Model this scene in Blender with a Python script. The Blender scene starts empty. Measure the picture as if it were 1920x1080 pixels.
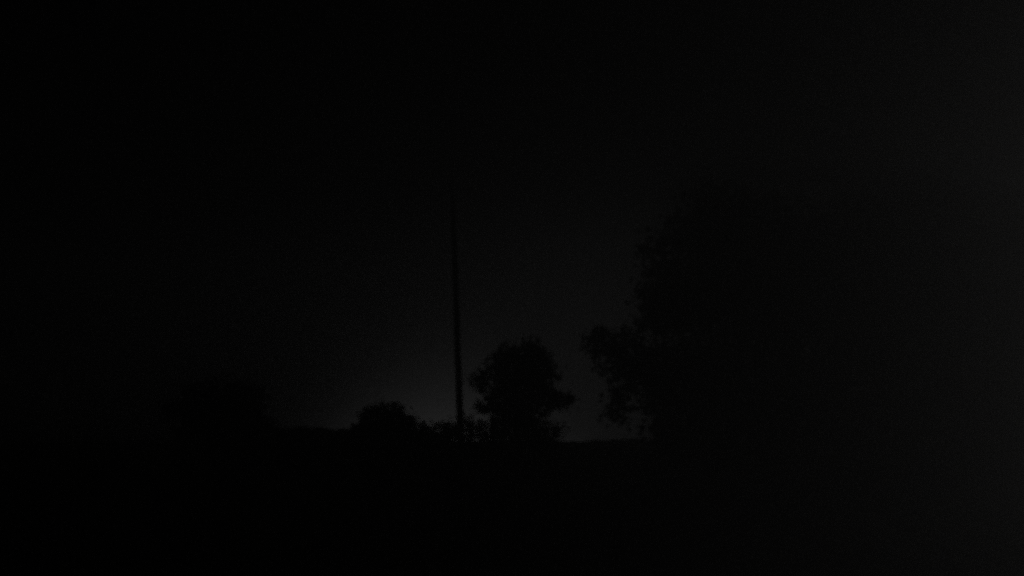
import bpy, math, random
import numpy as np
from mathutils import Vector

sc = bpy.context.scene
C = sc.collection
R = math.radians

# ------------------------------------------------------------------ camera
CAM_H = 6.0                      # an upstairs window over a field that rises to a crest
F_PX = 1663.0                    # focal length in pixels of a 1920 wide frame (60 degrees)
PITCH = math.atan((826 - 540) / F_PX)
cam_d = bpy.data.cameras.new('camera')
cam = bpy.data.objects.new('camera', cam_d)
C.objects.link(cam)
cam.location = (0, 0, CAM_H)
cam.rotation_euler = (R(90) + PITCH, 0, 0)
cam_d.sensor_width = 36.0
cam_d.lens = 36.0 * F_PX / 1920.0
cam_d.clip_start = 0.1
cam_d.clip_end = 5000
cam_d.dof.use_dof = True         # the night camera is focused short of the trees
cam_d.dof.focus_distance = 6.0
cam_d.dof.aperture_fstop = 0.95
sc.camera = cam

sc.view_settings.view_transform = 'Standard'
sc.view_settings.look = 'None'
sc.view_settings.exposure = 0
sc.view_settings.gamma = 1
sc.cycles.use_denoising = False
sc.cycles.use_adaptive_sampling = True     # stops early: leaves the grain a night exposure has
sc.cycles.adaptive_threshold = 0.6
sc.cycles.adaptive_min_samples = 48
sc.render.film_transparent = False
sc.cycles.max_bounces = 6
sc.cycles.volume_bounces = 1
sc.cycles.sample_clamp_indirect = 0.05

# ------------------------------------------------------------------ world: night sky with a town's glow behind the crest
VEIL_LIGHT_AZ, VEIL_LIGHT_EL = 66.0, 6.0      # degrees right of the view, degrees up: added lamp, outside the frame
SUN = 0.170
SIGMA = 0.031
world = bpy.data.worlds.new('World')
sc.world = world
world.use_nodes = True
nt = world.node_tree
nt.nodes.clear()
out = nt.nodes.new('ShaderNodeOutputWorld')
bg = nt.nodes.new('ShaderNodeBackground')
nt.links.new(bg.outputs[0], out.inputs[0])


def _in(sock, v):
    if isinstance(v, (int, float)):
        sock.default_value = v
    else:
        nt.links.new(v, sock)


def M(op, a, b=0.0):
    n = nt.nodes.new('ShaderNodeMath')
    n.operation = op
    _in(n.inputs[0], a)
    _in(n.inputs[1], b)
    return n.outputs[0]


tc = nt.nodes.new('ShaderNodeTexCoord')
nrm = nt.nodes.new('ShaderNodeVectorMath')
nrm.operation = 'NORMALIZE'
nt.links.new(tc.outputs['Generated'], nrm.inputs[0])
sep = nt.nodes.new('ShaderNodeSeparateXYZ')
nt.links.new(nrm.outputs[0], sep.inputs[0])
az = M('ARCTAN2', sep.outputs[0], sep.outputs[1])            # radians, right positive
el = M('MAXIMUM', M('ARCSINE', sep.outputs[2]), 0.0)


def lobe(amp, a0, sa, se, p=1.0):
    """light dome over a town: gaussian along the horizon, exponential upwards"""
    da = M('DIVIDE', M('SUBTRACT', az, R(a0)), R(sa))
    g = M('EXPONENT', M('MULTIPLY', M('MULTIPLY', da, da), -1.0))
    e = M('EXPONENT', M('MULTIPLY', M('POWER', M('DIVIDE', el, R(se)), p), -1.0))
    return M('MULTIPLY', M('MULTIPLY', g, e), amp)


glow = M('ADD', lobe(0.142, -4.2, 6.2, 2.8, 1.0), lobe(0.0190, 6.2, 8.4, 12.5, 3.0))
noi = nt.nodes.new('ShaderNodeTexNoise')
noi.inputs['Scale'].default_value = 5.0
noi.inputs['Detail'].default_value = 4.0
nt.links.new(nrm.outputs[0], noi.inputs['Vector'])
glow = M('MULTIPLY', glow, M('ADD', M('MULTIPLY', noi.outputs[0], 0.5), 0.75))
sky = nt.nodes.new('ShaderNodeTexSky')
sky.sky_type = 'NISHITA'
sky.sun_disc = False
sky.sun_elevation = R(VEIL_LIGHT_EL)
sky.sun_rotation = R(VEIL_LIGHT_AZ)
bw = nt.nodes.new('ShaderNodeRGBToBW')                        # the camera is monochrome
nt.links.new(sky.outputs[0], bw.inputs[0])
tot = M('ADD', glow, M('MULTIPLY', bw.outputs[0], 0.00002))
nt.links.new(tot, bg.inputs['Color'])
bg.inputs['Strength'].default_value = 1.0

# ------------------------------------------------------------------ added unseen lamp, lights the haze into a veil brighter rightwards
sun_d = bpy.data.lights.new('added_veil_light', 'SUN')
sun_d.energy = SUN
sun_d.angle = R(0.5)
sun_d.color = (1.0, 0.99, 0.97)
sun = bpy.data.objects.new('added_veil_light', sun_d)
C.objects.link(sun)
to = Vector((math.sin(R(VEIL_LIGHT_AZ)) * math.cos(R(VEIL_LIGHT_EL)), math.cos(R(VEIL_LIGHT_AZ)) * math.cos(R(VEIL_LIGHT_EL)), math.sin(R(VEIL_LIGHT_EL))))
sun.rotation_euler = (-to).to_track_quat('-Z', 'Y').to_euler()
sun.location = to * 60


# ------------------------------------------------------------------ helpers
def at(px, py, Y):
    """point at depth Y seen at a pixel of the 1920x1080 photograph"""
    u, v = (px - 960) / F_PX, (540 - py) / F_PX
    dy = math.cos(PITCH) - v * math.sin(PITCH)
    dz = math.sin(PITCH) + v * math.cos(PITCH)
    t = Y / dy
    return Vector((u * t, Y, CAM_H + dz * t))


def sm(t):
    t = np.clip(t, 0, 1)
    return t * t * (3 - 2 * t)


def ground_z(x, y):
    x = np.asarray(x, float)
    y = np.asarray(y, float)
    z = (CAM_H - 0.02) * sm((y - 22.0) / 38.0)
    z = z + 0.35 * sm((x - 6) / 12.0) * sm((y - 44) / 16.0)               # crest a touch higher to the right
    z = z + 0.10 * np.sin(x * 0.31 + y * 0.13) * np.sin(y * 0.21 - x * 0.07) * sm((54 - y) / 16.0)
    z = z + (0.07 * np.sin(x * 0.9 + 1.0) + 0.05 * np.sin(x * 2.3) + 0.04 * np.sin(x * 4.7 + y)) * sm((y - 50.0) / 8.0)   # tussocks along the crest
    z = z - 2.0 * sm((y - 62.0) / 9.0)
    return z


def gz(x, y):
    return float(ground_z(x, y))


def mat(name, col, rough=0.9, scale=6.0, var=0.35, bump=0.0):
    m = bpy.data.materials.new(name)
    m.use_nodes = True
    n = m.node_tree
    b = n.nodes['Principled BSDF']
    b.inputs['Roughness'].default_value = rough
    b.inputs['Specular IOR Level'].default_value = 0.25
    t = n.nodes.new('ShaderNodeTexCoord')
    no = n.nodes.new('ShaderNodeTexNoise')
    no.inputs['Scale'].default_value = scale
    no.inputs['Detail'].default_value = 5
    n.links.new(t.outputs['Object'], no.inputs['Vector'])
    r = n.nodes.new('ShaderNodeValToRGB')
    r.color_ramp.elements[0].position = 0.3
    r.color_ramp.elements[1].position = 0.7
    r.color_ramp.elements[0].color = tuple(c * (1 - var) for c in col) + (1,)
    r.color_ramp.elements[1].color = tuple(c * (1 + var) for c in col) + (1,)
    n.links.new(no.outputs['Fac'], r.inputs['Fac'])
    n.links.new(r.outputs['Color'], b.inputs['Base Color'])
    if bump:
        bp = n.nodes.new('ShaderNodeBump')
        bp.inputs['Strength'].default_value = bump
        bp.inputs['Distance'].default_value = 0.1
        n.links.new(no.outputs['Fac'], bp.inputs['Height'])
        n.links.new(bp.outputs['Normal'], b.inputs['Normal'])
    return m


M_LEAF = mat('leaf', (0.050, 0.056, 0.045), 0.75, 1.3, 0.35)
M_LEAF_PALE = mat('leaf_pale', (0.065, 0.068, 0.055), 0.75, 1.3, 0.35)
M_BARK = mat('bark', (0.10, 0.085, 0.07), 0.95, 9.0, 0.4, 0.8)
M_POLE = mat('weathered_pole_wood', (0.12, 0.105, 0.09), 0.9, 14.0, 0.35, 0.5)
M_GROUND = mat('rough_grass_field', (0.040, 0.044, 0.034), 0.95, 0.9, 0.4, 0.7)


def mesh_obj(name, verts, faces, m, parent=None):
    me = bpy.data.meshes.new(name)
    me.from_pydata(verts, [], faces)
    me.update()
    me.materials.append(m)
    o = bpy.data.objects.new(name, me)
    C.objects.link(o)
    if parent:
        o.parent = parent
    return o


def thing(name, label, cat, loc, group=None):
    o = bpy.data.objects.new(name, None)
    o.empty_display_size = 0.3
    C.objects.link(o)
    o.location = loc
    o['label'] = label
    o['category'] = cat
    if group:
        o['group'] = group
    return o


class Tubes:
    def __init__(s):
        s.v, s.f = [], []

    def add(s, pts, rad, n=8):
        base = len(s.v)
        for i, p in enumerate(pts):
            d = (pts[min(i + 1, len(pts) - 1)] - pts[max(i - 1, 0)]).normalized()
            a = d.orthogonal().normalized() if i == 0 else (a - d * a.dot(d)).normalized()
            b = d.cross(a)
            for k in range(n):
                w = 2 * math.pi * k / n
                s.v.append(p + (a * math.cos(w) + b * math.sin(w)) * rad[i])
        for i in range(len(pts) - 1):
            for k in range(n):
                k2 = (k + 1) % n
                s.f.append((base + i * n + k, base + i * n + k2, base + (i + 1) * n + k2, base + (i + 1) * n + k))
        s.f.append(tuple(base + k for k in reversed(range(n))))
        s.f.append(tuple(base + (len(pts) - 1) * n + k for k in range(n)))


def leaves(rng, ells, per_m3, leaf, clump=22, cl_r=0.3, hollow=0.25, jit=0.10):
    """leaf cards in small clumps spread through a set of ellipsoids (centre, radii, density)"""
    P, S = [], []
    for c, r, dens in ells:
        vol = 4.19 * r[0] * r[1] * r[2]
        n = max(6, int(vol * per_m3 * dens / clump))
        d = rng.normal(size=(n, 3))
        d /= np.linalg.norm(d, axis=1)[:, None]
        q = (hollow + (1 - hollow) * rng.random(n)) ** 0.55
        q *= 1 + jit * rng.normal(size=n)
        cc = np.array(c) + d * q[:, None] * np.array(r)
        sz = cl_r * (0.6 + 0.8 * rng.random(n))
        pp = cc[:, None, :] + rng.normal(size=(n, clump, 3)) * sz[:, None, None] * np.array([1, 1, 0.75])
        P.append(pp.reshape(-1, 3))
    P = np.concatenate(P)
    n = len(P)
    a = rng.normal(size=(n, 3))
    a /= np.linalg.norm(a, axis=1)[:, None]
    b = np.cross(a, rng.normal(size=(n, 3)))
    b /= np.linalg.norm(b, axis=1)[:, None]
    L = leaf * (0.6 + 0.8 * rng.random(n))[:, None]
    bend = np.cross(a, b) * L * 0.18
    v = np.stack([P - a * L, P + b * L * 0.45 + bend, P + a * L, P - b * L * 0.45 + bend], 1).reshape(-1, 3)
    return v, n


def leaf_mesh(name, v, n, m, parent):
    me = bpy.data.meshes.new(name)
    me.vertices.add(4 * n)
    me.vertices.foreach_set('co', v.astype(np.float32).ravel())
    me.loops.add(4 * n)
    me.loops.foreach_set('vertex_index', np.arange(4 * n, dtype=np.int32))
    me.polygons.add(n)
    me.polygons.foreach_set('loop_start', np.arange(0, 4 * n, 4, dtype=np.int32))
    me.polygons.foreach_set('loop_total', np.full(n, 4, dtype=np.int32))
    me.update(calc_edges=True)
    me.materials.append(m)
    o = bpy.data.objects.new(name, me)
    C.objects.link(o)
    o.parent = parent
    return o


def wobble(rng, p, q, n, amp):
    out = []
    for i in range(n):
        t = i / (n - 1)
        j = Vector(rng.normal(size=3)) * amp * math.sin(math.pi * t)
        out.append(p.lerp(q, t) + j)
    return out


def tree(name, label, cat, px, Y, lobes, trunk_r, fork_py, seed, leafmat=M_LEAF, per_m3=90, leaf=0.13,
         group=None, trunk_name='trunk', crown_name='crown', lean=0.0, stems=1, hollow=0.25, cl_r=0.3, jit=0.10):
    """lobes: (px, py, rx, rz, depth offset m, density), pixel radii turned into metres at depth Y"""
    rng = np.random.default_rng(seed)
    b = at(px, 826, Y)
    base = Vector((b.x, Y, gz(b.x, Y)))
    root = thing(name, label, cat, base, group)
    k = Y / F_PX * 1.02
    ells = []
    for (lx, ly, rx, rz, dy, dens) in lobes:
        c = at(lx, ly, Y + dy) - base
        ells.append(((c.x, c.y, c.z), (rx * k, (rx + rz) * 0.5 * k, rz * k), dens))
    v, n = leaves(rng, ells, per_m3, leaf, cl_r=cl_r, hollow=hollow, jit=jit)
    keep_top = base.z - 0.05
    leaf_mesh(crown_name, v, n, leafmat, root)
    tb = Tubes()
    fork = at(px + lean, fork_py, Y) - base
    for s in range(stems):
        off = Vector((0, 0, 0)) if stems == 1 else Vector((rng.normal() * trunk_r * 3, rng.normal() * trunk_r * 3, 0))
        pts = wobble(rng, Vector((0, 0, -0.25)) + off * 0.4, fork + off, 6, trunk_r * 0.35)
        tb.add(pts, [trunk_r * (1.35 if i == 0 else 1.0 - 0.09 * i) for i in range(6)], 10)
    for (c, r, dens) in ells:
        c = Vector(c)
        st = fork * (0.75 + 0.25 * rng.random())
        if (c - st).length < 0.2:
            continue
        pts = wobble(rng, st, c, 6, 0.12)
        tb.add(pts, [trunk_r * (0.5 - 0.08 * i) for i in range(6)], 7)
        for _ in range(4):
            d = Vector(rng.normal(size=3)).normalized()
            e = c + Vector((d.x * r[0], d.y * r[1], d.z * r[2])) * 0.9
            m0 = pts[int(rng.integers(2, 6))]
            tb.add(wobble(rng, m0, e, 5, 0.08), [trunk_r * (0.2 - 0.035 * i) for i in range(5)], 5)
    mesh_obj(trunk_name, tb.v, tb.f, M_BARK, root)
    return root


# ------------------------------------------------------------------ ground
xs = np.linspace(-48, 48, 110)
ys = np.concatenate([np.linspace(-12, 8, 12), np.linspace(9, 71, 110)])
XX, YY = np.meshgrid(xs, ys)
rg = np.random.default_rng(5)
ZZ = ground_z(XX, YY) + rg.normal(size=XX.shape) * 0.025
nx, ny = len(xs), len(ys)
gv = [tuple(p) for p in np.stack([XX, YY, ZZ], -1).reshape(-1, 3)]
gf = [(j * nx + i, j * nx + i + 1, (j + 1) * nx + i + 1, (j + 1) * nx + i) for j in range(ny - 1) for i in range(nx - 1)]
ground = mesh_obj('ground', gv, gf, M_GROUND)
ground['kind'] = 'structure'

# ------------------------------------------------------------------ utility pole
Yp = 40.0
pb = at(863, 826, Yp)
base = Vector((pb.x, Yp, gz(pb.x, Yp)))
pt = at(848, 338, Yp)
pole = Tubes()
d = (pt - at(863, 800, Yp))
bot = at(863, 800, Yp) - d * ((at(863, 800, Yp).z - base.z + 0.4) / d.z)
rngp = np.random.default_rng(3)
pp = [bot.lerp(pt, i / 14) - base + Vector((rngp.normal() * 0.01, rngp.normal() * 0.01, 0)) for i in range(15)]
pole.add(pp, [0.172 - 0.062 * i / 14 for i in range(15)], 16)
pole.add([pp[-1], pp[-1] + Vector((0, 0, 0.05))], [0.116, 0.06], 16)
po = mesh_obj('utility_pole', pole.v, pole.f, M_POLE)
po.location = base
po['label'] = 'tall slim pole tilting left, standing alone against the glow beside the tree'
po['category'] = 'pole'

# ------------------------------------------------------------------ vegetation
tree('dome_bush', 'low dome-shaped dark bush left of the pole, smooth rounded top', 'bush', 722, 38,
     [(722, 818, 55, 61, 0, 3.0), (700, 816, 41, 52, 0.2, 2.2), (752, 822, 44, 52, -0.2, 2.4), (726, 868, 76, 44, -0.4, 1.2),
      (782, 830, 28, 42, 0, 1.8), (802, 838, 20, 40, 0, 1.6)],
     0.16, 850, 11, per_m3=300, leaf=0.08, hollow=0.05, cl_r=0.09, jit=0.025)

tree('shrub', 'low ragged shrub filling the gap between the dome-shaped bush and the pole', 'shrub', 826, 42,
     [(826, 824, 32, 33, 0, 1.6), (806, 826, 22, 30, 0, 1.6), (846, 818, 20, 30, 0, 1.5), (826, 860, 40, 36, 0, 1.0)],
     0.06, 850, 12, per_m3=260, leaf=0.095, hollow=0.1, cl_r=0.16, stems=3, trunk_name='stem', crown_name='foliage')

tree('shrub', 'small peaked shrub growing right around the foot of the pole', 'shrub', 876, 41,
     [(876, 800, 14, 30, 0, 1.3), (884, 816, 22, 26, 0, 1.3), (862, 820, 18, 28, 0, 1.4), (890, 798, 12, 14, 0, 0.8), (876, 852, 32, 34, 0, 1.0)],
     0.05, 845, 13, per_m3=200, leaf=0.10, hollow=0.1, cl_r=0.16, stems=3, trunk_name='stem', crown_name='foliage')

tree('shrub', 'thin open shrub with sky gaps under the left side of the central tree', 'shrub', 925, 44,
     [(920, 828, 26, 22, 0, 1.3), (940, 810, 22, 24, 0, 1.0), (908, 818, 12, 14, 0, 0.6), (928, 858, 36, 30, 0, 1.0)],
     0.05, 845, 14, per_m3=230, leaf=0.10, hollow=0.1, cl_r=0.2, stems=3, trunk_name='stem', crown_name='foliage')

tree('broadleaf_tree', 'mid-sized tree with a full rounded crown just right of the pole', 'tree', 968, 46,
     [(984, 672, 34, 28, 0, 1.3), (962, 690, 44, 38, 0.3, 1.3), (1008, 698, 34, 40, -0.3, 1.3), (970, 730, 56, 42, 0, 1.4),
      (925, 705, 26, 24, 0, 0.9), (902, 708, 15, 10, 0, 0.6), (916, 750, 24, 30, 0, 1.0), (948, 778, 44, 34, 0, 1.2), (1012, 715, 24, 36, 0, 1.0),
      (1000, 770, 34, 36, 0, 1.2), (976, 812, 46, 36, 0, 1.3), (1050, 753, 22, 10, 0, 1.1), (1022, 742, 22, 16, 0, 0.8), (1066, 748, 8, 7, 0, 0.9),
      (1012, 668, 15, 12, 0, 0.8), (946, 669, 15, 10, 0, 0.7), (988, 652, 14, 14, 0, 0.9)],
     0.22, 790, 15, per_m3=95, leaf=0.15, hollow=0.15, cl_r=0.26, lean=6)

tree('shrub', 'small loose bush under the right side of the central tree', 'shrub', 1030, 43,
     [(1026, 820, 26, 22, 0, 1.2), (1046, 808, 16, 16, 0, 0.5), (1008, 822, 22, 24, 0, 1.3), (1030, 852, 34, 28, 0, 1.0)],
     0.05, 845, 16, per_m3=160, leaf=0.10, hollow=0.1, cl_r=0.18, stems=3, trunk_name='stem', crown_name='foliage')

tree('broadleaf_tree', 'tall black tree right of the glow with drooping boughs on its left side', 'tree', 1330, 43,
     [(1330, 420, 76, 72, 0, 1.1), (1258, 478, 54, 52, 0, 1.1), (1400, 430, 90, 90, 0, 1.0), (1330, 560, 120, 90, 0, 1.1),
      (1250, 580, 52, 66, 0, 1.2), (1440, 590, 100, 100, 0, 0.9), (1500, 480, 80, 110, 0, 0.8),
      (1172, 642, 44, 26, 0, 1.2), (1140, 650, 34, 30, 0, 1.1), (1148, 686, 22, 20, 0, 0.6),
      (1218, 660, 44, 46, 0, 1.1), (1120, 648, 15, 26, 0, 0.9), (1176, 700, 18, 18, 0, 0.6), (1170, 732, 13, 28, 0, 0.6), (1158, 768, 8, 18, 0, 0.6), (1216, 724, 12, 30, 0, 0.4),
      (1300, 700, 90, 80, 0, 1.1), (1246, 740, 30, 60, 0, 0.9), (1400, 720, 90, 90, 0, 1.0), (1490, 740, 90, 90, 0, 0.9),
      (1290, 810, 74, 60, 0, 1.1), (1380, 820, 90, 70, 0, 1.0), (1237, 800, 20, 40, 0, 0.8), (1480, 840, 80, 60, 0, 0.9)],
     0.34, 740, 17, per_m3=50, leaf=0.18, hollow=0.15, cl_r=0.32)

tree('broadleaf_tree', 'widest tree, dark and veiled by the added haze, filling the right edge of the photo', 'tree', 1740, 45,
     [(1640, 470, 110, 120, 0, 0.9), (1760, 420, 130, 100, 0, 0.9), (1880, 470, 120, 120, 0, 0.9), (1590, 620, 100, 120, 0, 0.9), (1720, 600, 130, 130, 0, 0.9),
      (1860, 640, 130, 130, 0, 0.9), (1960, 560, 110, 160, 0, 0.9), (1580, 780, 110, 100, 0, 0.9), (1720, 770, 130, 110, 0, 0.9), (1870, 780, 130, 110, 0, 0.9), (1980, 760, 100, 120, 0, 0.9),
      (1600, 860, 100, 60, 0, 0.9), (1760, 860, 120, 60, 0, 0.9), (1900, 860, 120, 60, 0, 0.9)],
     0.42, 740, 21, per_m3=40, leaf=0.19, hollow=0.1, cl_r=0.38)

tree('broadleaf_tree', 'dark rounded tree at the far left end of the hedge', 'tree', 420, 40,
     [(420, 750, 70, 46, 0, 1.3), (465, 764, 36, 44, 0, 1.3), (476, 800, 30, 44, 0, 1.3), (370, 780, 60, 50, 0, 1.2), (420, 800, 70, 56, 0, 1.2)],
     0.22, 820, 18, per_m3=130, leaf=0.13, hollow=0.1, cl_r=0.2)


def hedge(name, label, x0, x1, top0, top1, Y, seed):
    rng = np.random.default_rng(seed)
    a, b = at(x0, 826, Y), at(x1, 826, Y)
    mid = (a + b) / 2
    base = Vector((mid.x, Y, gz(mid.x, Y)))
    root = thing(name, label, 'hedge', base)
    n = 9000
    t = rng.random(n)
    X = a.x + (b.x - a.x) * t
    top = np.array([at(x0 + (x1 - x0) * q, top0 + (top1 - top0) * q, Y).z for q in t])
    top = top + 0.05 * np.sin(X * 2.1) + 0.04 * np.sin(X * 5.3 + 1)
    low = ground_z(X, np.full(n, Y))
    Z = low + (top - low) * rng.random(n) ** 0.7 - 0.06
    D = (rng.random(n) - 0.5) * 1.2
    P = np.stack([X - base.x, D, Z - base.z], 1)
    aa = rng.normal(size=(n, 3)); aa /= np.linalg.norm(aa, axis=1)[:, None]
    bb = np.cross(aa, rng.normal(size=(n, 3))); bb /= np.linalg.norm(bb, axis=1)[:, None]
    L = 0.13 * (0.6 + 0.8 * rng.random(n))[:, None]
    v = np.stack([P - aa * L, P + bb * L * 0.6, P + aa * L, P - bb * L * 0.6], 1).reshape(-1, 3)
    leaf_mesh('foliage', v, n, M_LEAF, root)
    tb = Tubes()
    for i in range(14):
        q = (i + 0.5) / 14
        x = a.x + (b.x - a.x) * q - base.x
        z0 = gz(x + base.x, Y) - base.z
        h = at(x0 + (x1 - x0) * q, top0, Y).z - base.z
        tb.add(wobble(rng, Vector((x, 0, z0 - 0.1)), Vector((x + rng.normal() * 0.2, 0, h - 0.25)), 4, 0.08), [0.05, 0.045, 0.03, 0.02], 6)
    mesh_obj('stem', tb.v, tb.f, M_BARK, root)


hedge('hedge', 'long level hedge between the far left tree and the dome-shaped bush', 490, 700, 799, 806, 50, 19)

# ------------------------------------------------------------------ haze added to imitate sensor glow, lit by the added lamp
hx, hy0, hy1, hz0, hz1 = 49.0, -13.0, 72.0, -1.5, 19.8
hv = [(x, y, z) for z in (hz0, hz1) for (x, y) in ((-hx, hy0), (hx, hy0), (hx, hy1), (-hx, hy1))]
hf = [(3, 2, 1, 0), (4, 5, 6, 7), (0, 1, 5, 4), (1, 2, 6, 5), (2, 3, 7, 6), (3, 0, 4, 7)]
hm = bpy.data.materials.new('added_haze')
hm.use_nodes = True
hn = hm.node_tree
hn.nodes.clear()
ho = hn.nodes.new('ShaderNodeOutputMaterial')
pv = hn.nodes.new('ShaderNodeVolumePrincipled')
pv.inputs['Color'].default_value = (0.5, 0.5, 0.5, 1)
pv.inputs['Density'].default_value = SIGMA
pv.inputs['Anisotropy'].default_value = 0.75
hn.links.new(pv.outputs[0], ho.inputs['Volume'])
haze = mesh_obj('haze', hv, hf, hm)
haze['kind'] = 'stuff'
